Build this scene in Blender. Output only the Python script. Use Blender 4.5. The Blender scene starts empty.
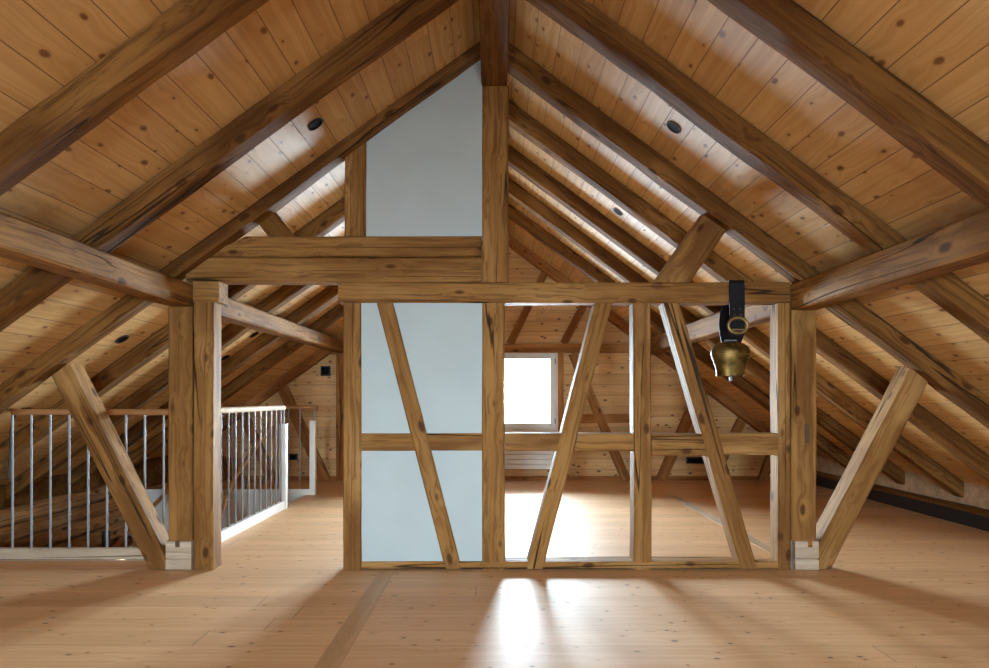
import bpy, bmesh, math, random
from mathutils import Vector, Matrix, noise
random.seed(7)
S = bpy.context.scene
COL = S.collection
F, CX, CY, H = 660.0, 494.5, 398.0, 1.2      # focal length (px of a 989 wide frame), vanishing point, eye height
def U(px, py, Y):
    return Vector(((px-CX)/F*Y, Y, H+(CY-py)/F*Y))

# ------------------------------------------------------------------ materials
class NT:
    def __init__(s, name):
        s.m = bpy.data.materials.new(name); s.m.use_nodes = True
        s.t = s.m.node_tree; s.t.nodes.clear()
    def n(s, typ, _out=0, ins=None, **kw):
        nd = s.t.nodes.new(typ)
        for k, v in kw.items(): setattr(nd, k, v)
        for k, v in (ins or {}).items():
            if isinstance(v, bpy.types.NodeSocket): s.t.links.new(v, nd.inputs[k])
            else: nd.inputs[k].default_value = v
        return nd.outputs[_out]
    def math(s, op, a, b=0.0, c=None, clamp=False):
        i = {0: a, 1: b}
        if c is not None: i[2] = c
        return s.n('ShaderNodeMath', ins=i, operation=op, use_clamp=clamp)
    def vm(s, op, a, b):
        return s.n('ShaderNodeVectorMath', ins={0: a, 1: b}, operation=op)
    def smooth(s, v, a, b, lo=0.0, hi=1.0):
        return s.n('ShaderNodeMapRange', ins={0: v, 1: a, 2: b, 3: lo, 4: hi}, interpolation_type='SMOOTHSTEP')
    def mix(s, f, a, b, blend='MIX'):
        nd = s.t.nodes.new('ShaderNodeMix'); nd.data_type = 'RGBA'; nd.blend_type = blend
        for k, v in ((0, f), (6, a), (7, b)):
            if isinstance(v, bpy.types.NodeSocket): s.t.links.new(v, nd.inputs[k])
            else: nd.inputs[k].default_value = v
        return nd.outputs[2]
    def bsdf(s, **kw):
        b = s.t.nodes.new('ShaderNodeBsdfPrincipled')
        for k, v in kw.items():
            k = k.replace('_', ' ')
            if isinstance(v, bpy.types.NodeSocket): s.t.links.new(v, b.inputs[k])
            else: b.inputs[k].default_value = v
        o = s.t.nodes.new('ShaderNodeOutputMaterial'); s.t.links.new(b.outputs[0], o.inputs[0])
        return b
def rgb(r, g, b): return (r, g, b, 1.0)

def timber(name, dark, mid, light, crack=1.0, rough=0.7, bumpd=0.014, knots=0.16):
    """old hewn beam; grain follows the local X axis"""
    T = NT(name)
    tc = T.n('ShaderNodeTexCoord', 3)
    rnd = T.n('ShaderNodeObjectInfo', 5)
    off = T.n('ShaderNodeCombineXYZ', ins={0: T.math('MULTIPLY', rnd, 91.0), 1: T.math('MULTIPLY', rnd, 37.0), 2: T.math('MULTIPLY', rnd, 53.0)})
    P = T.vm('ADD', tc, off)
    wob = T.n('ShaderNodeTexNoise', 1, ins={'Vector': T.vm('MULTIPLY', P, (1.6, 3.0, 3.0)), 'Scale': 1.0, 'Detail': 2.0})
    Pk = T.vm('MULTIPLY', T.vm('ADD', P, T.vm('MULTIPLY', wob, (0.05, 0.05, 0.05))), (3.6, 7.5, 7.5))
    kd = T.n('ShaderNodeTexVoronoi', 0, ins={'Vector': Pk, 'Scale': 1.0})
    near = T.smooth(kd, 0.0, 0.55, 1.0, 0.0)
    sh = T.n('ShaderNodeCombineXYZ', ins={0: 0.0, 1: T.math('MULTIPLY', near, 0.035), 2: T.math('MULTIPLY', near, 0.035)})
    Pg = T.vm('ADD', T.vm('ADD', P, sh), T.vm('MULTIPLY', wob, (0.0, 0.06, 0.06)))
    broad = T.n('ShaderNodeTexNoise', 0, ins={'Vector': T.vm('MULTIPLY', Pg, (0.45, 7, 7)), 'Scale': 1.0, 'Detail': 5.0, 'Roughness': 0.6})
    fine = T.n('ShaderNodeTexNoise', 0, ins={'Vector': T.vm('MULTIPLY', Pg, (0.9, 42, 42)), 'Scale': 1.0, 'Detail': 4.0, 'Roughness': 0.7})
    blot = T.n('ShaderNodeTexNoise', 0, ins={'Vector': T.vm('MULTIPLY', P, (1.3, 3, 3)), 'Scale': 1.0, 'Detail': 3.0})
    c = T.mix(T.smooth(broad, 0.3, 0.68), dark, mid)
    c = T.mix(T.smooth(blot, 0.45, 0.75), c, light)
    c = T.mix(T.smooth(fine, 0.36, 0.54, 0.72, 0.0), c, dark)
    ck = T.n('ShaderNodeTexNoise', 0, ins={'Vector': T.vm('MULTIPLY', P, (0.2, 7, 7)), 'Scale': 1.0, 'Detail': 2.0, 'Roughness': 0.4})
    cl = T.smooth(T.math('ABSOLUTE', T.math('SUBTRACT', ck, 0.5)), 0.0015, 0.009, 1.0, 0.0)
    cm = T.smooth(T.n('ShaderNodeTexNoise', 0, ins={'Vector': T.vm('MULTIPLY', P, (0.9, 2, 2)), 'Scale': 1.0, 'Detail': 1.0}), 0.42, 0.52)
    crk = T.math('MULTIPLY', T.math('MULTIPLY', cl, cm), crack)
    kn = T.smooth(kd, knots*0.55, knots*1.25, 1.0, 0.0)
    c = T.mix(T.math('MULTIPLY', kn, 0.8), c, rgb(0.05, 0.016, 0.004))
    c = T.mix(T.math('MULTIPLY', crk, 0.9), c, rgb(0.02, 0.011, 0.006))
    hew = T.n('ShaderNodeTexNoise', 0, ins={'Vector': T.vm('MULTIPLY', P, (7, 12, 12)), 'Scale': 1.0, 'Detail': 2.0})
    hgt = T.math('ADD', T.math('MULTIPLY', fine, 0.25), T.math('MULTIPLY', hew, 0.5))
    hgt = T.math('SUBTRACT', hgt, T.math('MULTIPLY', crk, 0.9))
    b = T.n('ShaderNodeBump', ins={'Strength': 0.7, 'Distance': bumpd, 'Height': hgt})
    T.bsdf(Base_Color=c, Roughness=rough, Normal=b, Specular_IOR_Level=0.13)
    return T.m

def boards(name, base, tint, w, length, rough=0.5, spec=0.35, seam=0.022, var=0.22, shift=0.0, knot=0.09, kdark=rgb(0.11, 0.04, 0.015)):
    """tongue and groove boards running along local X, laid side by side along local Y"""
    T = NT(name)
    tc = T.n('ShaderNodeTexCoord', 3)
    xyz = T.t.nodes.new('ShaderNodeSeparateXYZ'); T.t.links.new(tc, xyz.inputs[0])
    x, y = xyz.outputs[0], xyz.outputs[1]
    v = T.math('DIVIDE', T.math('ADD', y, shift), w)
    i = T.math('FLOOR', v); fv = T.math('FRACT', v)
    r1 = T.n('ShaderNodeTexWhiteNoise', 0, ins={'W': i}, noise_dimensions='1D')
    u = T.math('ADD', T.math('DIVIDE', x, length), T.math('MULTIPLY', r1, 5.0))
    j = T.math('FLOOR', u); fu = T.math('FRACT', u)
    idv = T.n('ShaderNodeCombineXYZ', ins={0: i, 1: j, 2: 0.0})
    wn = T.t.nodes.new('ShaderNodeTexWhiteNoise'); wn.noise_dimensions = '3D'; T.t.links.new(idv, wn.inputs['Vector'])
    r2 = wn.outputs[0]
    P = T.n('ShaderNodeCombineXYZ', ins={0: T.math('ADD', x, T.math('MULTIPLY', r2, 31.0)), 1: T.math('ADD', y, T.math('MULTIPLY', r2, 7.0)), 2: T.math('MULTIPLY', r2, 17.0)})
    Pv = T.vm('ADD', T.vm('MULTIPLY', P, (4.0, 6.6, 0.0)), T.vm('MULTIPLY', T.n('ShaderNodeTexNoise', 1, ins={'Vector': T.vm('MULTIPLY', P, (14, 22, 1)), 'Scale': 1.0, 'Detail': 1.0}), (0.06, 0.06, 0.0)))
    kd = T.n('ShaderNodeTexVoronoi', 0, ins={'Vector': Pv, 'Scale': 1.0}, voronoi_dimensions='2D')
    near = T.smooth(kd, 0.0, 0.45, 1.0, 0.0)
    wob = T.n('ShaderNodeTexNoise', 0, ins={'Vector': T.vm('MULTIPLY', P, (1.1, 4, 1)), 'Scale': 1.0, 'Detail': 2.0})
    Pg = T.vm('ADD', P, T.n('ShaderNodeCombineXYZ', ins={0: 0.0, 1: T.math('ADD', T.math('MULTIPLY', near, 0.03), T.math('MULTIPLY', wob, 0.09)), 2: 0.0}))
    g = T.n('ShaderNodeTexNoise', 0, ins={'Vector': T.vm('MULTIPLY', Pg, (0.5, 34, 1)), 'Scale': 1.0, 'Detail': 3.0, 'Roughness': 0.6})
    g2 = T.n('ShaderNodeTexNoise', 0, ins={'Vector': T.vm('MULTIPLY', Pg, (0.7, 8, 1)), 'Scale': 1.0, 'Detail': 3.0})
    c = T.mix(T.smooth(g, 0.35, 0.68, 0.55, 0.0), base, tint)
    c = T.mix(T.smooth(g2, 0.5, 0.75, 0.0, 0.5), c, tint)
    br = T.math('ADD', T.math('MULTIPLY', r2, var), 1.0-var*0.6)
    c = T.mix(1.0, c, T.n('ShaderNodeCombineColor', ins={0: br, 1: T.math('POWER', br, 1.25), 2: T.math('POWER', br, 1.5)}), 'MULTIPLY')
    ks = T.math('MULTIPLY', T.n('ShaderNodeTexWhiteNoise', 0, ins={'Vector': T.n('ShaderNodeTexVoronoi', 2, ins={'Vector': Pv, 'Scale': 1.0}, voronoi_dimensions='2D')}, noise_dimensions='3D'), knot)
    kn = T.n('ShaderNodeMapRange', ins={0: kd, 1: T.math('MULTIPLY', ks, 0.6), 2: T.math('ADD', ks, 0.012), 3: 1.0, 4: 0.0})
    kr = T.smooth(kd, 0.02, 0.2, 0.4, 0.0)
    c = T.mix(kr, c, tint)
    c = T.mix(T.math('MULTIPLY', kn, 0.85), c, kdark)
    sv = T.smooth(T.math('MINIMUM', fv, T.math('SUBTRACT', 1.0, fv)), seam*0.35, seam, 1.0, 0.0)
    su = T.smooth(T.math('MINIMUM', fu, T.math('SUBTRACT', 1.0, fu)), 0.0002, 0.0005, 0.6, 0.0)
    sm = T.math('MAXIMUM', sv, su)
    c = T.mix(T.math('MULTIPLY', sm, 0.72), c, rgb(0.07, 0.03, 0.012))
    hgt = T.math('SUBTRACT', T.math('MULTIPLY', g, 0.12), sm)
    b = T.n('ShaderNodeBump', ins={'Strength': 0.4, 'Distance': 0.004, 'Height': hgt})
    T.bsdf(Base_Color=c, Roughness=rough, Normal=b, Specular_IOR_Level=spec)
    return T.m

def plain(name, col, rough=0.5, metal=0.0, spec=0.5, nscale=8.0, namt=0.1, bump=0.0):
    T = NT(name)
    tc = T.n('ShaderNodeTexCoord', 3)
    nz = T.n('ShaderNodeTexNoise', 0, ins={'Vector': tc, 'Scale': nscale, 'Detail': 4.0})
    k = T.smooth(nz, 0.3, 0.7, 1.0-namt, 1.0+namt*0.4)
    c = T.mix(1.0, col, T.n('ShaderNodeCombineColor', ins={0: k, 1: k, 2: k}), 'MULTIPLY')
    kw = dict(Base_Color=c, Roughness=rough, Metallic=metal, Specular_IOR_Level=spec)
    if bump: kw['Normal'] = T.n('ShaderNodeBump', ins={'Strength': 0.4, 'Distance': bump, 'Height': nz})
    T.bsdf(**kw)
    return T.m

M = {}
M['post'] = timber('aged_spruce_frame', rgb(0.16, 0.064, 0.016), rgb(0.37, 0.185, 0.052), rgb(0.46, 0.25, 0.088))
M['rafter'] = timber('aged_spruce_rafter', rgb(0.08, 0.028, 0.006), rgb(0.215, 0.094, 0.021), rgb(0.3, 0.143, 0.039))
M['purlin'] = timber('aged_spruce_purlin', rgb(0.13, 0.048, 0.009), rgb(0.32, 0.15, 0.036), rgb(0.4, 0.2, 0.055), crack=1.0)
M['farbeam'] = timber('reddish_gable_timber', rgb(0.2, 0.07, 0.016), rgb(0.38, 0.16, 0.045), rgb(0.45, 0.22, 0.08), crack=0.7)
M['log'] = timber('weathered_log', rgb(0.2, 0.08, 0.025), rgb(0.5, 0.26, 0.1), rgb(0.6, 0.38, 0.19), bumpd=0.03)
M['newwood'] = timber('pale_new_spruce', rgb(0.46, 0.33, 0.21), rgb(0.6, 0.47, 0.34), rgb(0.66, 0.55, 0.43), crack=0.4, bumpd=0.004, knots=0.07)
M['rail'] = timber('beech_handrail', rgb(0.3, 0.13, 0.05), rgb(0.42, 0.21, 0.09), rgb(0.46, 0.25, 0.11), crack=0.0, rough=0.35, bumpd=0.001, knots=0.0)
M['ceil'] = boards('ceiling_boards', rgb(0.67, 0.425, 0.185), rgb(0.48, 0.25, 0.075), 0.165, 3.9, rough=0.5, spec=0.24, knot=0.12, kdark=rgb(0.17, 0.06, 0.02))
M['wallb'] = boards('gable_boards', rgb(0.70, 0.43, 0.19), rgb(0.52, 0.27, 0.085), 0.155, 3.1, rough=0.55, knot=0.13)
M['floor'] = boards('floor_boards', rgb(0.77, 0.485, 0.255), rgb(0.62, 0.33, 0.13), 0.2, 9.3, rough=0.55, spec=0.8, seam=0.006, var=0.16, knot=0.07)
M['inlay'] = boards('floor_inlay_boards', rgb(0.6, 0.37, 0.18), rgb(0.48, 0.27, 0.12), 0.3, 9.0, rough=0.42, spec=0.5, seam=0.0, var=0.05, knot=0.02)
M['plaster'] = plain('pale_plaster', rgb(0.52, 0.60, 0.61), 0.9, spec=0.15, nscale=3.0, namt=0.04, bump=0.0015)
M['white'] = plain('white_paint', rgb(0.78, 0.77, 0.74), 0.5, nscale=4.0, namt=0.05)
M['winframe'] = plain('pale_window_wood', rgb(0.72, 0.58, 0.47), 0.5, nscale=5.0, namt=0.08)
M['sash'] = plain('white_sash', rgb(0.7, 0.69, 0.67), 0.45, nscale=5.0, namt=0.04)
M['steel'] = plain('brushed_steel', rgb(0.27, 0.27, 0.28), 0.45, metal=0.4, nscale=30.0, namt=0.08)
M['black'] = plain('black_plastic', rgb(0.012, 0.013, 0.016), 0.45, nscale=10.0, namt=0.2)
M['blacklens'] = plain('black_gloss', rgb(0.004, 0.004, 0.005), 0.7, spec=0.08, nscale=10.0, namt=0.1)
M['grey'] = plain('grey_trim', rgb(0.2, 0.2, 0.2), 0.4, metal=0.5)
M['leather'] = plain('black_leather', rgb(0.008, 0.007, 0.01), 0.55, spec=0.25, nscale=60.0, namt=0.3, bump=0.001)
M['brass'] = plain('aged_brass', rgb(0.22, 0.14, 0.04), 0.48, metal=0.9, nscale=14.0, namt=0.7, bump=0.002)
M['buckle'] = plain('dull_brass', rgb(0.3, 0.2, 0.08), 0.45, metal=0.8, nscale=20.0, namt=0.3)
M['block'] = timber('whitewashed_block', rgb(0.42, 0.31, 0.21), rgb(0.58, 0.46, 0.34), rgb(0.66, 0.55, 0.43), crack=0.8, bumpd=0.006, knots=0.05)
M['insul'] = plain('pale_infill', rgb(0.55, 0.38, 0.23), 0.9, nscale=12.0, namt=0.25, bump=0.01)
M['dark'] = plain('mortise_shadow_wood', rgb(0.1, 0.05, 0.02), 0.8, nscale=20)  # dark colour holds the shade of holes that are not cut
# window glass
T = NT('window_glass')
fr = T.n('ShaderNodeFresnel', ins={'IOR': 1.45})
tr = T.n('ShaderNodeBsdfTransparent', ins={'Color': rgb(0.95, 0.98, 0.98)})
gl = T.n('ShaderNodeBsdfGlossy', ins={'Roughness': 0.02})
mx = T.n('ShaderNodeMixShader', ins={0: fr, 1: tr, 2: gl})
T.n('ShaderNodeOutputMaterial', _out=0, ins={0: mx}) if False else None
o_ = T.t.nodes.new('ShaderNodeOutputMaterial'); T.t.links.new(mx, o_.inputs[0])
M['glass'] = T.m

# ------------------------------------------------------------------ object helpers
def link(name, me, mat, parent=None):
    o = bpy.data.objects.new(name, me); COL.objects.link(o)
    if mat is not None:
        me.materials.append(M[mat] if isinstance(mat, str) else mat)
    if parent is not None: setparent(o, parent)
    return o
def setparent(o, parent):
    mw = o.matrix_basis.copy(); o.parent = parent
    o.matrix_parent_inverse = Matrix.Identity(4)
    o.matrix_basis = world(parent).inverted() @ mw
def world(o):
    return (world(o.parent) @ o.matrix_basis) if o.parent else o.matrix_basis.copy()
def tag(o, label, cat, group=None, kind=None):
    if label: o['label'] = label
    if cat: o['category'] = cat
    if group: o['group'] = group
    if kind: o['kind'] = kind
    return o
def struct(o, label=None):
    o['kind'] = 'structure'
    if label: o['label'] = label
    return o
def empty(name, loc, label, cat, group=None):
    o = bpy.data.objects.new(name, None); COL.objects.link(o); o.location = loc
    o.empty_display_size = 0.1
    return tag(o, label, cat, group)
def fin(bm, name, mat, parent=None, origin=(0, 0, 0), smooth=True, ang=0.55):
    """bm in world coordinates; the origin is moved to `origin`"""
    bmesh.ops.recalc_face_normals(bm, faces=bm.faces)
    for v in bm.verts: v.co -= Vector(origin)
    if smooth:
        for f in bm.faces: f.smooth = True
        for e in bm.edges:
            e.smooth = not (len(e.link_faces) != 2 or e.calc_face_angle(0) > ang)
    me = bpy.data.meshes.new(name); bm.to_mesh(me); bm.free()
    o = bpy.data.objects.new(name, me); COL.objects.link(o); o.location = origin
    me.materials.append(M[mat])
    if parent is not None: setparent(o, parent)
    return o
def add_box(bm, lo, hi, bev=0.0):
    lo, hi = Vector(lo), Vector(hi)
    r = bmesh.ops.create_cube(bm, size=1.0, matrix=Matrix.Translation((lo+hi)/2) @ Matrix.Diagonal((*(hi-lo), 1)))
    if bev:
        es = list({e for v in r['verts'] for e in v.link_edges})
        bmesh.ops.bevel(bm, geom=es, offset=bev, segments=2, affect='EDGES', profile=0.7)
def box(name, lo, hi, mat, parent=None, bev=0.0):
    bm = bmesh.new(); add_box(bm, lo, hi, bev)
    c = (Vector(lo)+Vector(hi))/2
    return fin(bm, name, mat, parent, (c.x, c.y, min(lo[2], hi[2])))
def add_prism(bm, pts, y0, y1):
    """pts: list of (x, z)"""
    a = [bm.verts.new((x, y0, z)) for x, z in pts]; b = [bm.verts.new((x, y1, z)) for x, z in pts]
    bm.faces.new(a); bm.faces.new(b[::-1]); n = len(pts)
    for i in range(n): bm.faces.new((a[i], b[i], b[(i+1) % n], a[(i+1) % n]))
def add_tube(bm, pts, r, n=10, caps=True):
    pts = [Vector(p) for p in pts]; rings = []
    ref = None
    for i, p in enumerate(pts):
        d = (pts[min(i+1, len(pts)-1)] - pts[max(i-1, 0)]).normalized()
        if ref is None:
            ref = Vector((0, 0, 1)) if abs(d.z) < 0.9 else Vector((1, 0, 0))
        a = d.cross(ref).normalized(); b = a.cross(d).normalized(); ref = b
        rr = r[i] if isinstance(r, (list, tuple)) else r
        rings.append([bm.verts.new(p + a*rr*math.cos(t) + b*rr*math.sin(t)) for t in [2*math.pi*k/n for k in range(n)]])
    for A, B in zip(rings, rings[1:]):
        for k in range(n): bm.faces.new((A[k], A[(k+1) % n], B[(k+1) % n], B[k]))
    if caps: bm.faces.new(rings[0][::-1]); bm.faces.new(rings[-1])
def tube(name, pts, r, mat, parent=None, n=10):
    bm = bmesh.new(); add_tube(bm, pts, r, n)
    return fin(bm, name, mat, parent, tuple(pts[0]), ang=1.0)

_seed = [0]
def beam(name, p0, p1, w, d, mat, depth=(0, 1, 0), cuts=(), parent=None, ch=0.010, amp=0.004, waste=None):
    """hewn timber from p0 to p1 (axis), w across, d along `depth`; local X = grain. cuts: (point, outward normal) in world"""
    p0, p1 = Vector(p0), Vector(p1)
    ax = (p1-p0); L = ax.length; ax.normalize()
    az = Vector(depth); az = (az - ax*az.dot(ax)).normalized(); ay = az.cross(ax).normalized()
    _seed[0] += 1; sd = _seed[0]*13.7
    n = max(2, int(L/0.11)); bm = bmesh.new(); rings = []
    hw, hd = w/2, d/2
    prof = [(-hw+ch, -hd), (hw-ch, -hd), (hw, -hd+ch), (hw, hd-ch), (hw-ch, hd), (-hw+ch, hd), (-hw, hd-ch), (-hw, -hd+ch)]
    for i in range(n+1):
        x = L*i/n; ring = []
        cy = amp*1.2*noise.noise(Vector((x*0.8, sd, 1.1))); cz = amp*0.8*noise.noise(Vector((x*0.8, sd, 7.3)))
        for k, (y, z) in enumerate(prof):
            q = k//2
            jy = amp*noise.noise(Vector((x*1.6, sd+q*3.1, 2.2))) + amp*0.5*noise.noise(Vector((x*5, sd+k*3.1, 4.2)))
            jz = amp*noise.noise(Vector((x*1.6, sd+q*3.1, 5.2))) + amp*0.5*noise.noise(Vector((x*5, sd+k*3.1, 9.2)))
            ring.append(bm.verts.new((x, y+cy+jy, z+cz+jz)))
        rings.append(ring)
    for A, B in zip(rings, rings[1:]):
        for k in range(8): bm.faces.new((A[k], A[(k+1) % 8], B[(k+1) % 8], B[k]))
    bm.faces.new(rings[0][::-1]); bm.faces.new(rings[-1])
    MW = Matrix((( ax.x, ay.x, az.x, p0.x), (ax.y, ay.y, az.y, p0.y), (ax.z, ay.z, az.z, p0.z), (0, 0, 0, 1)))
    MI = MW.inverted()
    for co, no in cuts:
        lc = MI @ Vector(co); ln = MI.to_3x3() @ Vector(no)
        r = bmesh.ops.bisect_plane(bm, geom=bm.verts[:]+bm.edges[:]+bm.faces[:], dist=1e-6, plane_co=lc, plane_no=ln, clear_outer=True)
        es = [g for g in r['geom_cut'] if isinstance(g, bmesh.types.BMEdge)]
        if es: bmesh.ops.holes_fill(bm, edges=es, sides=0)
    bmesh.ops.recalc_face_normals(bm, faces=bm.faces)
    for f in bm.faces: f.smooth = True
    for e in bm.edges: e.smooth = not (len(e.link_faces) != 2 or e.calc_face_angle(0) > 0.5)
    me = bpy.data.meshes.new(name); bm.to_mesh(me); bm.free()
    me.materials.append(M[mat])
    o = bpy.data.objects.new(name, me); COL.objects.link(o); o.matrix_basis = MW
    if parent is not None: setparent(o, parent)
    return o
def fb(name, x0, y0, x1, y1, wpx, mat, Yf=4.6, d=0.147, cuts=(), horiz=None, **kw):
    """frame member: centre line in pixels of the frame's front plane. wpx = width across, horizontally measured unless horiz is False"""
    a, b = U(x0, y0, Yf), U(x1, y1, Yf)
    w = wpx/F*Yf
    v = (b-a)
    if horiz is None and abs(v.z) > 0.25*abs(v.x):   # horizontal width -> perpendicular width
        w *= abs(v.z)/v.length
    a.y = b.y = Yf+d/2
    return beam(name, a, b, w, d, mat, cuts=cuts, **kw)
def hcut(py, Y, up):        # horizontal cut plane at pixel row py
    return ((0, Y, U(0, py, Y).z), (0, 0, 1 if up else -1))
def vcut(px, Y, right):
    return ((U(px, 0, Y).x, Y, 0), (1 if right else -1, 0, 0))

# ------------------------------------------------------------------ dimensions
YB, YE = -3.2, 9.66
ML, MR, ZR, ZB = 0.717, 0.742, 3.563, 3.712
XL, XR = -4.55, 4.43
YF = 4.6
def zl(x, z0=ZB): return z0 - ML*(-x)
def zr(x, z0=ZB): return z0 - MR*x

# ------------------------------------------------------------------ room shell
def floor_obj():
    bm = bmesh.new()
    add_box(bm, (-2.33, YB, -0.24), (4.75, YE+0.1, 0))
    add_box(bm, (-4.75, YB, -0.24), (-2.33, 4.87, 0))
    add_box(bm, (-4.75, 8.24, -0.24), (-2.33, YE+0.1, 0))
    return struct(fin(bm, 'floor', 'floor', smooth=False))
floor_obj()
def ceiling(side):
    m = ML if side < 0 else MR
    ang = math.atan(m); Ls = 5.0/math.cos(ang)
    bm = bmesh.new()
    add_box(bm, (YB-0.1, 0, 0), (YE+0.12, Ls, 0.06))
    me = bpy.data.meshes.new('ceiling'); bmesh.ops.recalc_face_normals(bm, faces=bm.faces); bm.to_mesh(me); bm.free()
    me.materials.append(M['ceil'])
    o = bpy.data.objects.new('ceiling', me); COL.objects.link(o)
    ax = Vector((0, 1, 0)); ay = Vector((side*math.cos(ang), 0, -math.sin(ang)))
    az = Vector((side*math.sin(ang), 0, math.cos(ang)))
    o.matrix_basis = Matrix(((ax.x, ay.x, az.x, 0), (ax.y, ay.y, az.y, 0), (ax.z, ay.z, az.z, ZB), (0, 0, 0, 1)))
    return struct(o)
ceiling(-1); ceiling(1)

WINS = [(-0.94, -0.02), (0.02, 0.94)]; WZ0, WZ1 = 0.70, 1.90
def gable(name, y0, y1, wins, z0, z1):
    """boarded gable wall: local X = world X, local Y = world Z (boards run level)"""
    bm = bmesh.new()
    xs = sorted({XL-0.15, XR+0.25, 0.0} | {a for w in wins for a in w})
    def top(x): return (zl(x) if x < 0 else zr(x)) + 0.03
    def prism(pts):
        a = [bm.verts.new((x, z, 0)) for x, z in pts]; b = [bm.verts.new((x, z, y0-y1)) for x, z in pts]
        bm.faces.new(a); bm.faces.new(b[::-1]); n = len(pts)
        for i in range(n): bm.faces.new((a[i], b[i], b[(i+1) % n], a[(i+1) % n]))
    for a, b in zip(xs, xs[1:]):
        if any(abs(a-w[0]) < 1e-6 for w in wins):
            prism([(a, -0.24), (b, -0.24), (b, z0), (a, z0)])
            prism([(a, z1), (b, z1), (b, top(b)), (a, top(a))])
        else:
            prism([(a, -0.24), (b, -0.24), (b, top(b)), (a, top(a))])
    bmesh.ops.recalc_face_normals(bm, faces=bm.faces)
    me = bpy.data.meshes.new(name); bm.to_mesh(me); bm.free(); me.materials.append(M['wallb'])
    o = bpy.data.objects.new(name, me); COL.objects.link(o)
    o.matrix_basis = Matrix(((1, 0, 0, 0), (0, 0, -1, y0), (0, 1, 0, 0), (0, 0, 0, 1)))
    return struct(o)
gable('wall_far', YE, YE+0.2, WINS, WZ0, WZ1)
RW = [(-1.15, -0.38), (0.38, 1.15)]; RZ0, RZ1 = 0.95, 1.85
gable('wall_behind', YB-0.2, YB, RW, RZ0, RZ1)

def window(nm, x0, x1, z0, z1, yin, s=1):
    """s=+1: room is on the -Y side"""
    def bx(name, a, b, ya, yb, za, zb, mat, par, bev=0.004):
        return box(name, (a, min(ya, yb), za), (b, max(ya, yb), zb), mat, par, bev)
    bm = bmesh.new(); c = 0.045
    ya, yb = sorted((yin-0.025*s, yin+0.12*s))
    for lo, hi in (((x0, ya, z0), (x0+c, yb, z1)), ((x1-c, ya, z0), (x1, yb, z1)),
                   ((x0+c, ya, z0), (x1-c, yb, z0+c)), ((x0+c, ya, z1-c), (x1-c, yb, z1))):
        add_box(bm, lo, hi, 0.004)
    root = struct(fin(bm, nm, 'winframe', None, ((x0+x1)/2, yin, z0)))
    bm = bmesh.new(); t = 0.085; a, b, e, g = x0+c, x1-c, z0+c, z1-c
    ya, yb = sorted((yin+0.0*s, yin+0.07*s))
    for lo, hi in (((a, ya, e), (a+t, yb, g)), ((b-t, ya, e), (b, yb, g)), ((a+t, ya, e), (b-t, yb, e+t)), ((a+t, ya, g-t), (b-t, yb, g))):
        add_box(bm, lo, hi, 0.006)
    fin(bm, 'window_sash', 'sash', root, ((x0+x1)/2, yin, z0))
    bx('window_pane', a+t, b-t, yin+0.03*s, yin+0.042*s, e+t, g-t, 'glass', root, 0)
    for zz in (z0+0.12, z1-0.2):
        tube('hinge', [(b-0.006, yin-0.008*s, zz), (b-0.006, yin-0.008*s, zz+0.08)], 0.008, 'grey', root, 8)
    bx('window_handle', a+0.03, a+0.05, yin-0.045*s, yin-0.0*s, (z0+z1)/2-0.06, (z0+z1)/2+0.06, 'grey', root, 0.005)
    return root
window('window_1', *WINS[0], WZ0, WZ1, YE)
window('window_2', *WINS[1], WZ0, WZ1, YE)
window('window_3', *RW[0], RZ0, RZ1, YB, -1)
window('window_4', *RW[1], RZ0, RZ1, YB, -1)

struct(box('added_shade_board', (-2.6, 9.87, 2.0), (2.6, 11.5, 2.08), 'newwood'))   # unseen board added outside the far windows, shading the floor beneath
# radiator below the right window
rr = empty('panel_radiator', (0.45, 9.55, 0.16), 'white horizontally ribbed panel radiator under the far window', 'radiator')
for k in range(5):
    z = 0.17+k*0.072
    box('radiator_panel', (0.02, 9.56, z), (0.86, 9.60, z+0.067), 'white', rr, 0.006)
box('radiator_bracket', (0.1, 9.60, 0.2), (0.14, 9.66, 0.45), 'grey', rr)
box('radiator_bracket', (0.72, 9.60, 0.2), (0.76, 9.66, 0.45), 'grey', rr)
# baseboards
struct(beam('baseboard_far', (-4.3, YE-0.012, 0.03), (4.4, YE-0.012, 0.03), 0.06, 0.024, 'farbeam', ch=0.002, amp=0))
box('plinth_board', (0.10, 9.63, 0.03), (0.9, 9.645, 0.15), 'block') if False else None

# right knee wall
bm = bmesh.new(); add_box(bm, (XR+0.03, YB, -0.2), (XR+0.2, YE, 0.46))
struct(fin(bm, 'wall_right', 'insul', smooth=False))
struct(box('baseboard_right', (XR, YB, 0.0), (XR+0.03, 9.6, 0.135), 'black', None, 0.002))
struct(beam('trim_1', (XR-0.01, YB, 0.165), (XR-0.01, 9.5, 0.165), 0.055, 0.06, 'rafter', depth=(1, 0, 0), ch=0.006))
# left knee wall
bm = bmesh.new(); add_box(bm, (XL-0.2, YB, -2.6), (XL-0.09, YE, 0.6))
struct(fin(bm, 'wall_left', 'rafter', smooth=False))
nm = ['topmost and palest of the stack', 'second from the top', 'third from the top', 'lowest showing above the stair edge', 'below floor level']
for k in range(5):
    z = 0.10-0.165*k
    o = beam('wall_log', (XL-0.03+0.012*math.sin(k*2.3), 4.0, z), (XL-0.03, 7.9+0.3*(k > 0), z-0.01), 0.165, 0.16, 'log', depth=(1, 0, 0), ch=0.045, amp=0.016)
    tag(o, 'rough log in the low wall behind the stair railing, ' + nm[k], 'log', 'logs of the low wall at the left eaves')

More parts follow.
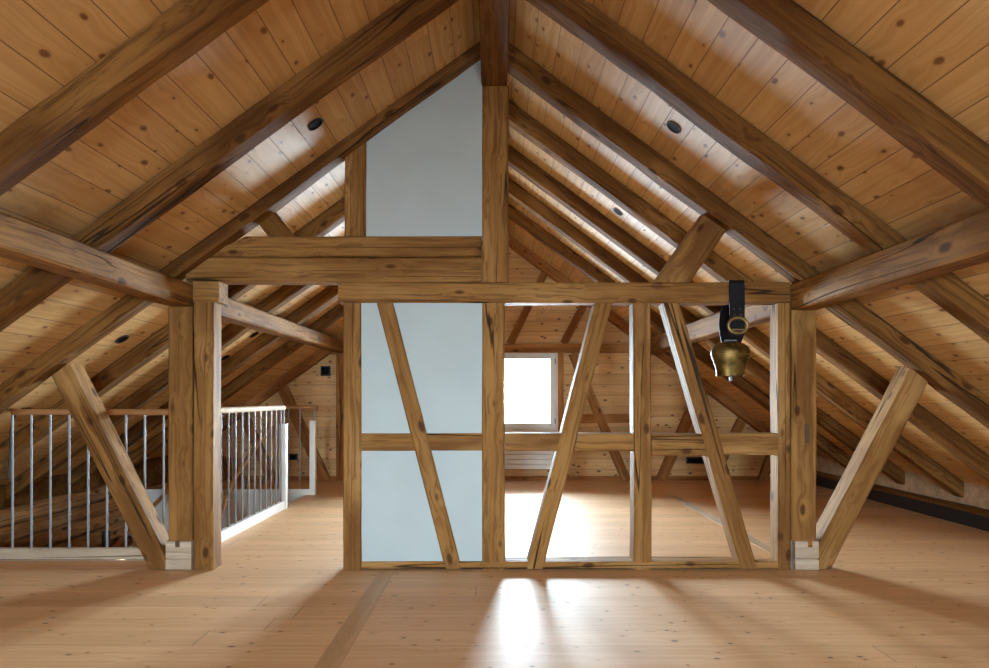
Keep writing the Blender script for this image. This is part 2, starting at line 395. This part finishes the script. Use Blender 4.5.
# ------------------------------------------------------------------ rafters
FRONTS = [2.66, 3.56, 4.51, 5.36, 6.27, 7.17, 8.05, 9.50]
WHERE = ['nearest the camera', 'second from the camera', 'in line with the timber frame', 'first behind the timber frame',
         'second behind the timber frame', 'third behind the timber frame', 'fourth behind the timber frame', 'lying against the far gable wall']
for side in (-1, 1):
    for i, y in enumerate(FRONTS):
        m = ML if side < 0 else MR; z0 = ZR; 
        if side < 0 and i == 2: m, z0 = 0.737, 3.65
        ang = math.atan(m); th = (ZB-0.004-z0)*math.cos(ang) if not (side < 0 and i == 2) else 0.115
        dd = 0.14
        xe = 4.67 if side < 0 else 4.49
        ctop = 0.5*(z0 + ZB-0.004)
        if side < 0 and i == 2: ctop = z0+0.07
        p0 = Vector((side*xe, y+dd/2, ctop-m*xe)); p1 = Vector((side*0.02, y+dd/2, ctop-m*0.02))
        cuts = [((side*0.093, 0, 0), (-side, 0, 0)), ((side*(xe-0.03), 0, 0), (side, 0, 0))]
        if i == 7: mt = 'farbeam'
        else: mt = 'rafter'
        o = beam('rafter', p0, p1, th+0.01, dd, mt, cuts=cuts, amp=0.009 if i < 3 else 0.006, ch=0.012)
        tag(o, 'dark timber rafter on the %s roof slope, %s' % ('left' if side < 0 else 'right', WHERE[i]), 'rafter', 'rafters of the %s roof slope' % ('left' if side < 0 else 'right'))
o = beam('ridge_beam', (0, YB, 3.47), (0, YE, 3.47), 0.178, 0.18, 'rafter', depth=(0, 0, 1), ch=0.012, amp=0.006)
tag(o, 'heavy squared ridge beam overhead along the peak of the roof', 'beam')

# purlins
for side, xi, zt, zb, lb in ((-1, 2.11, 2.0, 1.845, 'left'), (1, 2.07, 2.0, 1.815, 'right')):
    xc = side*(xi+0.09)
    pu = beam('purlin', (xc, YB, (zt+zb)/2), (xc, YE, (zt+zb)/2), 0.18, zt-zb, 'purlin', depth=(0, 0, 1), ch=0.014, amp=0.006)
    tag(pu, 'thick cracked purlin running front to back on top of the %s post' % lb, 'beam')
    yy = 7.9 if side < 0 else 7.2
    box('mortise', (side*xi-0.006*side-0.001, yy, 1.90), (side*xi+0.004*side+0.001, yy+0.09, 1.95), 'dark', pu)  # dark plate in place of a cut hole, shade in its colour

# ------------------------------------------------------------------ timber frame (front faces at YF)
def T_(o, l, c, g=None): return tag(o, l, c, g)
tie = T_(fb('tie_beam', 338, 292.3, 790.5, 292.8, 20.5, 'post', d=0.15, amp=0.006), 'long level tie beam spanning the frame, carrying the cowbell strap', 'beam')
# stacked upper beams, left ends scribed to the rafter
cut_r = (U(196, 268, YF), Vector((-0.74, 0, 1)).normalized())
g = 'stacked upper beams'
T_(fb('stacked_beam', 186, 269.6, 482, 269.6, 24.6, 'post', YF, 0.15, cuts=[(U(206, 256, YF), Vector((-0.80, 0, 1)).normalized()), vcut(481, YF, True)]),
   'lower of the two stacked cracked beams at the frame top left', 'beam', g)
T_(fb('stacked_beam', 205, 246.3, 482, 246.3, 20.4, 'post', YF, 0.15, cuts=[(U(246, 236, YF), Vector((-0.5, 0, 1)).normalized()), vcut(481, YF, True)]),
   'upper of the two stacked cracked beams, under the tall plaster panel', 'beam', g)
T_(fb('beam_stub', 193, 291.5, 219, 291.5, 21, 'post', YF, 0.155, ch=0.006), 'short block-like beam end on top of the left inner post', 'beam')
sole = T_(fb('sole_plate', 361.5, 565.5, 778, 565.5, 7.5, 'post', YF, 0.147, ch=0.006, amp=0.003), 'thin timber sole plate along the floor under the frame', 'beam')
# posts
def post(x0, x1, yt, yb, label, mat='post', Yf=YF, d=0.147, **kw):
    return T_(fb('timber_post', (x0+x1)/2, yb, (x0+x1)/2, yt, x1-x0, mat, Yf, d, horiz=False, **kw), label, 'post')
zsole = 561.5
post(342.7, 361.3, 303, 570, 'timber post at the left edge of the white plaster wall')
post(344.5, 366, 122, 236, 'short upper post standing on the stacked beams beside the tall plaster panel', cuts=[(U(366, 141, YF), Vector((-0.737, 0, 1)).normalized())])
post(482.3, 505, 303, 570, 'central timber post with a long split, between plaster wall and open window bay')
post(482.3, 508.5, 86, 282, 'upper centre post rising from the tie beam to the ridge')
post(633.5, 651.5, 303, 570, 'slim timber post in the middle of the open right bay')
post(778.5, 791, 303, 570, 'narrow timber post left beside the notched right post')
lp = post(192.8, 213, 302, 570, 'timber post right of the stair railing with a brightly lit side')
lo = post(168, 192, 306.5, 541, 'broad purlin post with a square mortise above the left foot block')
ro = post(792, 817, 309.5, 541, 'broad purlin post with a mortise above the right foot block')
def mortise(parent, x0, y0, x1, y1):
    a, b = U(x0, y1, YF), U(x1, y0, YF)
    box('mortise', (a.x, YF-0.0015, a.z), (b.x, YF+0.01, b.z), 'dark', parent)  # dark plate on the uncut face, coloured as the hole's shade
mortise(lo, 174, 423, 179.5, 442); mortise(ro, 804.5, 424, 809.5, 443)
for (x0, x1, lb) in ((166, 191.5, 'left'), (795, 818.5, 'right')):
    r = None
    a, b = U(x0, 570, YF), U(x1, 559.3, YF)
    fbk = beam('foot_block', (a.x, YF+0.07, (a.z+b.z)/2), (b.x, YF+0.07, (a.z+b.z)/2), b.z-a.z, 0.15, 'block', ch=0.006, amp=0.003)
    T_(fbk, 'pale whitish lower foot block on the floor under the %s broad post' % lb, 'block', 'pale foot blocks under the broad posts')
    a, b = U(x0, 558.8, YF), U(x1, 541.2, YF)
    fbk = beam('foot_block', (a.x, YF+0.07, (a.z+b.z)/2), (b.x, YF+0.07, (a.z+b.z)/2), b.z-a.z, 0.15, 'block', ch=0.006, amp=0.003)
    T_(fbk, 'pale whitish upper foot block with a notch, under the %s broad post' % lb, 'block', 'pale foot blocks under the broad posts')
    xm = (x0+x1)/2 + (-1 if lb == 'left' else 3)
    a, b = U(xm-2.2, 547, YF), U(xm+2.2, 541.2, YF)
    box('notch', (a.x, YF-0.006, a.z), (b.x, YF+0.002, b.z), 'farbeam' if lb == 'right' else 'dark', fbk)  # plate on the uncut block, the left one coloured dark as shade
# mid rails (pieces between the posts and braces)
def rail(x0, x1, yt, yb, label, cuts=()):
    return T_(fb('mid_rail', x0, (yt+yb)/2, x1, (yt+yb)/2, yb-yt, 'post', YF+0.004, 0.14, ch=0.006, amp=0.003, cuts=cuts), label, 'rail', 'level rails at mid height of the frame')
def bline(xt, yt, xb, yb, hw, side):
    """cut plane along one side of a brace: side +1 keeps what lies left of it"""
    a, b = U(xt+side*-hw, yt, YF), U(xb+side*-hw, yb, YF)
    d = (b-a).normalized(); n = Vector((-d.z, 0, d.x))
    if n.x*side < 0: n = -n
    return (a, n)
B1 = (385, 303, 453, 567, 8.2); B2 = (604, 303, 535, 567, 8.6); B3 = (672, 303, 749, 567, 8.4)
rail(361.5, 482, 433.3, 450.8, 'level rail crossing the plaster, left of the leaning brace', [bline(*B1, 1)])
rail(361.5, 482, 433.3, 450.8, 'level rail crossing the plaster, right of the leaning brace', [bline(*B1, -1)])
rail(505.2, 633.5, 433.5, 451, 'level rail below the window, left of the brace', [bline(*B2, 1)])
rail(505.2, 633.5, 433.5, 451, 'level rail right of the window, up to the slim post', [bline(*B2, -1)])
rail(651.7, 778.3, 433.8, 455.5, 'level rail between the slim post and the right bay brace', [bline(*B3, 1)])
rail(651.7, 778.3, 433.8, 455.5, 'level rail from the right bay brace to the narrow post', [bline(*B3, -1)])
def brace(b, label, mat='post', Yf=YF-0.004, d=0.155):
    xt, yt, xb, yb, hw = b
    e = 0.12
    return T_(fb('diagonal_brace', xb+(xb-xt)*e, yb+(yb-yt)*e, xt-(xb-xt)*e, yt-(yb-yt)*e, hw*2, mat, Yf, d, cuts=[hcut(303.2, YF, True), hcut(569, YF, False)]), label, 'brace')
brace(B1, 'slanting brace across the white plaster wall, leaning top left')
brace(B2, 'slanting brace in front of the window bay, leaning top right')
brace(B3, 'slanting brace in the bay below the cowbell, leaning top left')
# outer struts down to the feet
s1 = fb('strut', 176, 600, 50, 352, 24, 'post', YF+0.0, 0.17, ch=0.012,
        cuts=[hcut(569, YF, False), (U(61.4, 368.6, YF), Vector((-0.72, 0, 1)).normalized()), vcut(165.8, YF, True)])
s1b = s1
T_(s1, 'heavy slanting strut from the left foot block up to the left rafter', 'brace')
s2 = fb('strut', 804, 600, 935.5, 345, 25, 'post', YF+0.0, 0.17, ch=0.012,
        cuts=[hcut(569, YF, False), (U(915, 367, YF), Vector((0.742, 0, 1)).normalized()), vcut(819, YF, False)])
T_(s2, 'heavy slanting strut with a long split from the right foot block to the rafter', 'brace')
# stubs above the beams
T_(fb('brace_stub', 660, 300, 730, 200, 35, 'post', YF+0.0, 0.13, cuts=[hcut(282.3, YF, False), (U(706, 213, YF), Vector((0.742, 0, 1)).normalized())]),
   'short thick brace leaning on the tie beam above the cowbell bay', 'brace')
T_(fb('brace_stub', 296, 256, 252, 200, 26, 'rafter', YF+0.03, 0.11, cuts=[hcut(236.3, YF+0.03, False), (U(268, 213.5, YF+0.05), Vector((-0.737, 0, 1)).normalized())]),
   'small dark brace stub between the stacked beams and the left rafter', 'brace')
# plaster infill, split around the brace
def panel(nm, polys):
    bm = bmesh.new()
    for pl in polys:
        add_prism(bm, [(U(x, y, YF+0.012).x, U(x, y, YF+0.012).z) for x, y in pl], YF+0.012, YF+0.13)
    return struct(fin(bm, nm, 'plaster', smooth=False))
def bx_at(B, y, s): return B[0]+(B[2]-B[0])*(y-B[1])/(B[3]-B[1]) + s*(B[4]+0.0)
panel('wall_partition', [[(364.5, 236.3), (482.3, 236.3), (482.3, 55), (364.5, 141.5)]])
panel('wall_partition', [[(361.3, 303), (bx_at(B1, 303, -1), 303), (bx_at(B1, 433.5, -1), 433.5), (361.3, 433.5)],
                [(bx_at(B1, 303, 1), 303), (482.3, 303), (482.3, 433.5), (bx_at(B1, 433.5, 1), 433.5)]])
panel('wall_partition', [[(361.3, 450.6), (bx_at(B1, 450.6, -1), 450.6), (bx_at(B1, 562, -1), 562), (361.3, 562)],
                [(bx_at(B1, 450.6, 1), 450.6), (482.3, 450.6), (482.3, 562), (bx_at(B1, 562, 1), 562)]])

# ------------------------------------------------------------------ floor inlays
def inlay(x0, x1, y0, y1, mat, label):
    bm = bmesh.new(); add_box(bm, (0, -(x1-x0)/2, 0), (y1-y0, (x1-x0)/2, 0.004))
    bmesh.ops.recalc_face_normals(bm, faces=bm.faces)
    me = bpy.data.meshes.new('trim'); bm.to_mesh(me); bm.free(); me.materials.append(M[mat])
    o = bpy.data.objects.new('trim_2' if x0 < 0 else 'trim_3', me); COL.objects.link(o)
    o.matrix_basis = Matrix(((0, -1, 0, (x0+x1)/2), (1, 0, 0, y0), (0, 0, 1, 0.0), (0, 0, 0, 1)))
    struct(o, label)
inlay(-0.80, -0.69, YB, 4.598, 'inlay', 'tan cross board set flush in the floor in front of the plaster wall')
inlay(2.13, 2.23, 4.76, 8.1, 'newwood', 'pale cross board set flush in the floor behind the right bay')

# ------------------------------------------------------------------ far gable timbers
YG = 9.578
def gt(name, x0, y0, x1, y1, w, label, cat='brace', cuts=()):
    s = 1 if (x0+x1)/2 > CX else -1
    m = MR if s > 0 else ML
    cuts = list(cuts) + [((0, 0, ZR-0.012), Vector((s*m, 0, 1)).normalized())]
    o = fb(name, x0, y0, x1, y1, w, 'farbeam', YG, 0.074, cuts=cuts, ch=0.005, amp=0.003)
    return tag(o, label, cat, 'timbers of the far gable wall')
gt('gable_beam', 500, 348, 640, 348, 9, 'level beam above the far window', 'beam')
gt('gable_rail', 563, 418.5, 643, 418.5, 9, 'short level rail right of the far window on the gable', 'rail')
gt('gable_post', 561, 480, 561, 352.5, 5.5, 'thin upright timber along the right side of the far window', 'post')
gt('gable_brace', 510, 343.5, 548, 266, 8.5, 'small slanting timber above the far window next to the central post')
gt('gable_brace', 564, 343.5, 596, 282, 8.5, 'small slanting timber above the right corner of the far window')
gt('gable_brace', 573, 353, 627, 481, 9.5, 'slanting timber on the gable right of the far window', cuts=[hcut(481, YG, False)])
gt('gable_brace', 700, 392, 661, 481, 11, 'slanting timber on the far gable seen behind the slim post', cuts=[hcut(481, YG, False)])
gt('gable_brace', 749, 408, 712, 481, 10, 'slanting timber on the far gable beside the black vent')
gt('gable_brace', 774, 450, 763, 481, 9, 'slanting timber at the low right end of the far gable')
gt('gable_brace', 280, 384, 325, 481, 11.5, 'slanting timber on the far gable behind the far railing post', cuts=[hcut(481, YG, False)])
gt('gable_brace', 240, 408, 272, 481, 10, 'slanting timber on the far gable seen through the side railing')
gt('gable_brace', 217, 452, 226, 481, 8, 'slanting timber at the low left end of the far gable')
gt('gable_post', 341, 481, 341, 353, 10, 'upright timber on the far gable left of the plaster wall edge', 'post')
gt('gable_beam', 300, 350, 345, 350, 9, 'level timber end on the far gable under the left purlin', 'beam')
def sock(x0, y0, x1, y1, label, cat, name):
    a, b = U(x0, y1, YE), U(x1, y0, YE)
    o = box(name, (a.x, YE-0.03, a.z), (b.x, YE, b.z), 'black', None, 0.004)
    tag(o, label, cat)
    box('face_plate', (a.x+0.02, YE-0.034, a.z+0.02), (b.x-0.02, YE-0.03, b.z-0.02), 'blacklens', o)
    return o
sock(321, 366, 331, 376, 'square black box high on the far gable boards', 'wall box', 'wall_box')
sock(286.5, 453.5, 298, 460, 'low wide black socket box on the far gable left of the far railing post', 'socket', 'wall_socket')
sock(686, 457, 706, 463.5, 'low wide black socket box on the far gable below the right level rail', 'socket', 'wall_socket')

# black pipe at the far right eaves
pp = tube('black_pipe', [(4.36, 9.3, 0.0), (4.36, 9.3, 0.22), (4.34, 9.15, 0.36), (4.30, 8.9, 0.40)], 0.045, 'black', None, 14)
tag(pp, 'black pipe bend rising at the far right eaves corner', 'pipe')

# ------------------------------------------------------------------ recessed spotlights
def spot(px, py, label, r=0.053):
    side = -1 if px < CX else 1
    m = ML if side < 0 else MR
    kx, kz = (px-CX)/F, (CY-py)/F
    Y = (ZB-H)/(kz + m*abs(kx))
    p = Vector((kx*Y, Y, H+kz*Y))
    n = Vector((-side*m, 0, -1)).normalized()      # into the room
    root = empty('ceiling_spotlight', p, label, 'spotlight', 'recessed black spotlights in the roof boards')
    q = n.to_track_quat('Z', 'Y').to_matrix().to_4x4(); MW = Matrix.Translation(p) @ q
    def lathe(prof, nm, mat):
        bm = bmesh.new(); N = 28; rings = []
        for (rr, z) in prof:
            rings.append([bm.verts.new(MW @ Vector((rr*math.cos(2*math.pi*k/N), rr*math.sin(2*math.pi*k/N), z))) for k in range(N)])
        for A, B in zip(rings, rings[1:]):
            for k in range(N): bm.faces.new((A[k], A[(k+1) % N], B[(k+1) % N], B[k]))
        if prof[-1][0] < 0.045: bm.faces.new(rings[-1])
        fin(bm, nm, mat, root, tuple(p))
    lathe([(r, 0.0), (r, 0.006), (r*0.94, 0.008), (r*0.86, 0.006), (r*0.84, 0.001)], 'spotlight_ring', 'grey' if side > 0 else 'black')
    lathe([(r*0.85, 0.001), (r*0.82, 0.004), (r*0.6, 0.0015), (r*0.3, 0.002)], 'spotlight_lens', 'blacklens')
spot(315, 124, 'round black recessed spotlight in the left slope, left of the tall plaster panel')
spot(674, 127, 'round black recessed spotlight with grey ring in the upper right slope')
spot(618, 211.5, 'small black recessed spotlight right of the central post, farther right slope one')
spot(122, 339, 'round black recessed spotlight at the left above the stair railing')
spot(225, 357.5, 'black recessed spotlight just right of the left posts, lower one under the purlin')
spot(254, 334.5, 'black recessed spotlight partly hidden by the left purlin behind the frame')

# ------------------------------------------------------------------ railings
ZH = 1.095
def baluster(x, y, z0, z1, par): return tube('baluster', [(x, y, z0), (x, y, z1)], 0.0085, 'steel', par, 8)
fr = empty('stair_railing', (-3.3, 4.92, 0), 'front stair railing with brown handrail running left from the broad post', 'railing', 'stair railings')
tube('handrail', [(-3.60, 4.93, ZH), (-2.36, 4.93, ZH)], 0.024, 'rail', fr, 14)
beam('bottom_rail', (-4.5, 4.93, 0.04), (-2.36, 4.93, 0.04), 0.08, 0.05, 'block', parent=fr, ch=0.004, amp=0.001)
for k in range(-3, 9):
    x = (12.5+18.9*k-CX)/F*4.93
    baluster(x, 4.93, 0.08, min(ZH-0.02, zl(x)-0.02), fr)
sr = empty('stair_railing', (-2.29, 6.0, 0), 'side stair railing with pale handrail running back to the first white newel', 'railing', 'stair railings')
XS = -2.29
tube('handrail', [(XS, 4.9, ZH), (XS, 7.17, ZH)], 0.026, 'newwood', sr, 14)  # pale wood instead of beech puts the window light into its colour
box('bottom_rail', (XS-0.025, 4.96, 0.0), (XS+0.025, 7.19, 0.09), 'white', sr, 0.004)
for k in range(14):
    baluster(XS, 5.06+k*0.155, 0.09, ZH-0.02, sr)
box('newel_post', (XS-0.035, 7.13, 0.0), (XS+0.035, 7.20, 0.92), 'white', sr, 0.004)
baluster(XS, 7.165, 0.92, ZH-0.02, sr)
rb = empty('stair_railing', (-3.3, 8.2, 0), 'far stair railing with brown handrail ending at the second white newel', 'railing', 'stair railings')
tube('handrail', [(-3.58, 8.22, ZH-0.01), (-2.2, 8.22, ZH-0.01)], 0.024, 'rail', rb, 14)
box('bottom_rail', (-4.4, 8.17, 0.0), (-2.29, 8.23, 0.07), 'white', rb, 0.004)
box('newel_post', (-2.29, 8.165, 0.0), (-2.22, 8.235, 0.92), 'white', rb, 0.004)
baluster(-2.235, 8.2, 0.92, ZH-0.03, rb)
for k in range(12): baluster(-2.42-0.14*k, 8.21, 0.07, min(ZH-0.03, zl(-2.42-0.14*k)-0.02), rb)
# linings of the stair well
struct(box('trim_4', (-4.6, 8.20, -2.6), (-2.33, 8.235, -0.002), 'white', None, 0.0))
struct(box('trim_5', (-2.365, 4.9, -2.6), (-2.335, 8.20, -0.002), 'white', None, 0.0))
struct(box('trim_6', (-4.6, 4.87, -2.6), (-2.33, 4.90, -0.002), 'white', None, 0.0))
struct(box('trim_7', (-4.75, 4.9, -2.7), (-2.33, 8.24, -2.6), 'white', None, 0.0))
# stairs
st = empty('staircase', (-3.2, 6.0, -2.6), 'pale wooden winding staircase leading down inside the railings', 'staircase')
zt = -0.19
for k in range(3):
    x1 = -2.37-0.24*k; zt = -0.19*(k+1)
    box('tread', (x1-0.27, 7.22, zt-0.04), (x1, 8.16, zt), 'newwood', st, 0.006)
for k in range(9):
    y1 = 7.95-0.25*k; zt = -0.19*(k+4)
    if y1 < 5.3: break
    box('tread', (-3.95, y1-0.28, zt-0.04), (-3.1, y1, zt), 'newwood', st, 0.006)
h1 = tube('stair_handrail', [(-2.345, 7.12, 1.03), (-2.55, 7.14, 0.72), (-2.79, 7.12, 0.36), (-2.81, 6.95, 0.2), (-2.76, 6.6, -0.07), (-2.75, 6.0, -0.55)], 0.022, 'rail', None, 12)
tag(h1, 'brown handrail slanting down behind the side railing balusters', 'handrail', 'handrails of the stair going down')
h2 = tube('stair_handrail', [(-3.98, 8.1, 0.15), (-3.93, 7.9, 0.07), (-3.9, 6.76, -0.34), (-3.9, 5.6, -0.75)], 0.024, 'rail', None, 12)
tag(h2, 'brown handrail slanting down behind the front railing near the left post', 'handrail', 'handrails of the stair going down')
a = U(106, 540, 6.3)
lm = tube('black_lamp', [(a.x, 6.3, a.z-0.12), (a.x, 6.3, a.z+0.085)], 0.036, 'black', None, 16)
tag(lm, 'small black cylinder lamp in the stair well in front of the logs', 'lamp')
c1 = tube('black_cable', [U(8, 480, 5.02), U(10, 455, 5.02), U(11, 430, 5.02), U(15, 415, 5.0), U(22, 409, 5.0), U(30, 408.5, 5.0), U(34, 411, 5.0)], 0.009, 'black', None, 8)
tag(c1, 'black cable hanging in a loop at the far left above the handrail', 'cable', 'loose black cables at the left eaves')
c2 = tube('black_cable', [U(128, 446, 6.6), U(135, 441, 6.6), U(141, 434, 6.6), U(145, 425, 6.6), U(146, 418, 6.6)], 0.008, 'black', None, 8)
tag(c2, 'short black cable curving down the slope left of the broad post', 'cable', 'loose black cables at the left eaves')

# ------------------------------------------------------------------ cowbell
BY = 4.50
bc = U(730.5, 376, BY)
bell = empty('cowbell', bc, 'large brass cowbell hanging from a black leather strap on the tie beam', 'bell')
def px(v): return v/F*BY
prof = [(345.2, 0.5), (342.6, 5), (342.6, 9), (343.8, 13), (346.5, 16.8), (350, 19), (354, 19.6), (358, 18.6), (363, 16.6), (368, 14.9), (372, 14.1), (376, 14.0), (376.2, 13.0), (370, 13.2), (358, 16.5), (352, 17)]
bm = bmesh.new(); N = 40; rings = []
for (yy, r) in prof[1:]:
    z = H+(CY-yy)/F*BY; R = px(r)
    rings.append([bm.verts.new((bc.x+R*math.cos(t), BY+R*0.72*math.sin(t), z)) for t in [2*math.pi*k/N for k in range(N)]])
for A, B in zip(rings, rings[1:]):
    for k in range(N): bm.faces.new((A[k], A[(k+1) % N], B[(k+1) % N], B[k]))
bm.faces.new(rings[0][::-1])
fin(bm, 'bell_body', 'brass', bell, tuple(bc), ang=0.9)
bm = bmesh.new(); z = H+(CY-354.5)/F*BY; R = px(19.8)
pts = [(bc.x+R*math.cos(t), BY+R*0.72*math.sin(t), z) for t in [2*math.pi*k/40 for k in range(41)]]
add_tube(bm, pts, 0.0025, 6, False); fin(bm, 'bell_seam', 'buckle', bell, tuple(bc))
a = U(730.5, 346, BY); b = U(730.8, 381, BY)
bm = bmesh.new(); add_tube(bm, [a, U(730.8, 374, BY), U(730.8, 376, BY), b], [0.006, 0.007, 0.012, 0.012], 12)
fin(bm, 'clapper', 'steel', bell, tuple(b), ang=1.0)
pts = [U(724, 344, BY), U(725, 340.5, BY), U(736, 340.5, BY), U(737, 344, BY)]
bm = bmesh.new(); add_tube(bm, pts, 0.006, 8); fin(bm, 'bell_loop', 'steel', bell, tuple(pts[0]))
# strap: a belt swept through YZ, over the tie beam
def strap(path, w, t, nm):
    """path: (px, py, Y) centre line; ribbon of width w along X"""
    bm = bmesh.new(); P = [U(*q) for q in path]; rings = []
    for i, p in enumerate(P):
        d = (P[min(i+1, len(P)-1)]-P[max(i-1, 0)]).normalized()
        n = Vector((1, 0, 0)).cross(d); n = n.normalized() if n.length > 1e-4 else Vector((0, 1, 0))
        rings.append([bm.verts.new(p+Vector((sx*w/2, 0, 0))+n*sn*t/2) for sx, sn in ((-1, -1), (1, -1), (1, 1), (-1, 1))])
    for A, B in zip(rings, rings[1:]):
        for k in range(4): bm.faces.new((A[k], A[(k+1) % 4], B[(k+1) % 4], B[k]))
    bm.faces.new(rings[0][::-1]); bm.faces.new(rings[-1])
    return fin(bm, nm, 'leather', bell, tuple(P[0]))
sw = px(15.5)
strap([(733, 344, 4.50), (734.5, 340, 4.525), (736.5, 334, 4.54), (737, 320, 4.553), (737, 308, 4.572), (737, 292, 4.580), (736.8, 283.2, 4.584), (736.6, 280.7, 4.60), (736, 280.6, 4.68), (735.5, 280.9, 4.752), (735, 283.5, 4.776), (734, 292, 4.776), (731, 303, 4.768), (727.5, 312, 4.70), (726.5, 325, 4.60), (727.5, 336, 4.53), (729.5, 343, 4.505)], sw, 0.008, 'strap')
bm = bmesh.new(); o_ = U(738, 325.5, 4.53); K = 36
pts = [Vector((o_.x+px(9.6)*math.cos(t), 4.534+0.006*math.sin(t)*0, o_.z+px(7.8)*math.sin(t))) for t in [2*math.pi*k/K for k in range(K+1)]]
add_tube(bm, pts, 0.013, 8, False)
fin(bm, 'buckle', 'buckle', bell, tuple(o_), ang=1.0)
box('buckle_bar', (o_.x-px(9), 4.528, o_.z-px(4.8)), (o_.x+px(9), 4.536, o_.z-px(3.4)), 'buckle', bell, 0.002)
for (x, y) in ((734, 309), (740.5, 309), (734, 315), (740.5, 315)):
    q = U(x, y, 4.56)
    tube('rivet', [(q.x, 4.548 if y > 312 else 4.562, q.z), (q.x, 4.56 if y > 312 else 4.575, q.z)], 0.004, 'buckle', bell, 8)

# ------------------------------------------------------------------ daylight
W = bpy.data.worlds.new('sky'); S.world = W; W.use_nodes = True
bg = W.node_tree.nodes['Background']
bg.inputs[0].default_value = (0.72, 0.87, 1.0, 1); bg.inputs[1].default_value = 90.0
nt = W.node_tree
tcw = nt.nodes.new('ShaderNodeTexCoord'); sx = nt.nodes.new('ShaderNodeSeparateXYZ'); mr = nt.nodes.new('ShaderNodeMapRange')
mr.interpolation_type = 'SMOOTHSTEP'
nt.links.new(tcw.outputs['Generated'], sx.inputs[0]); nt.links.new(sx.outputs[2], mr.inputs[0])
for k, v in ((1, -0.32), (2, 0.16), (3, 0.22), (4, 1.08)): mr.inputs[k].default_value = v
mul = nt.nodes.new('ShaderNodeMath'); mul.operation = 'MULTIPLY'; mul.inputs[1].default_value = 170.0
nt.links.new(mr.outputs[0], mul.inputs[0]); nt.links.new(mul.outputs[0], bg.inputs[1])
def portal(x0, x1, z0, z1, y, s):
    l = bpy.data.lights.new('window_daylight', 'AREA'); l.shape = 'RECTANGLE'; l.size = x1-x0; l.size_y = z1-z0
    l.cycles.is_portal = True
    o = bpy.data.objects.new('window_daylight', l); COL.objects.link(o)
    o.location = ((x0+x1)/2, y, (z0+z1)/2)
    o.rotation_euler = (math.radians(-90 if s > 0 else 90), 0, 0)
for a, b in WINS: portal(a, b, WZ0, WZ1, YE+0.21, 1)
for a, b in RW: portal(a, b, RZ0, RZ1, YB-0.21, -1)

# ------------------------------------------------------------------ camera and view
cam = bpy.data.cameras.new('camera'); co = bpy.data.objects.new('camera', cam); COL.objects.link(co)
co.location = (0, 0, H); co.rotation_euler = (math.pi/2, 0, 0)
cam.sensor_width = 36; cam.lens = F/989*36; cam.shift_y = 64/989; cam.clip_start = 0.05
S.camera = co
S.view_settings.view_transform = 'Standard'; S.view_settings.look = 'None'
S.view_settings.gamma = 1; S.view_settings.use_curve_mapping = False
S.view_settings.exposure = 0.88
S.cycles.max_bounces = 14; S.cycles.diffuse_bounces = 8; S.cycles.glossy_bounces = 4
S.cycles.transparent_max_bounces = 8
S.cycles.caustics_reflective = False; S.cycles.caustics_refractive = False
S.cycles.use_denoising = True
S.cycles.sample_clamp_indirect = 8.0
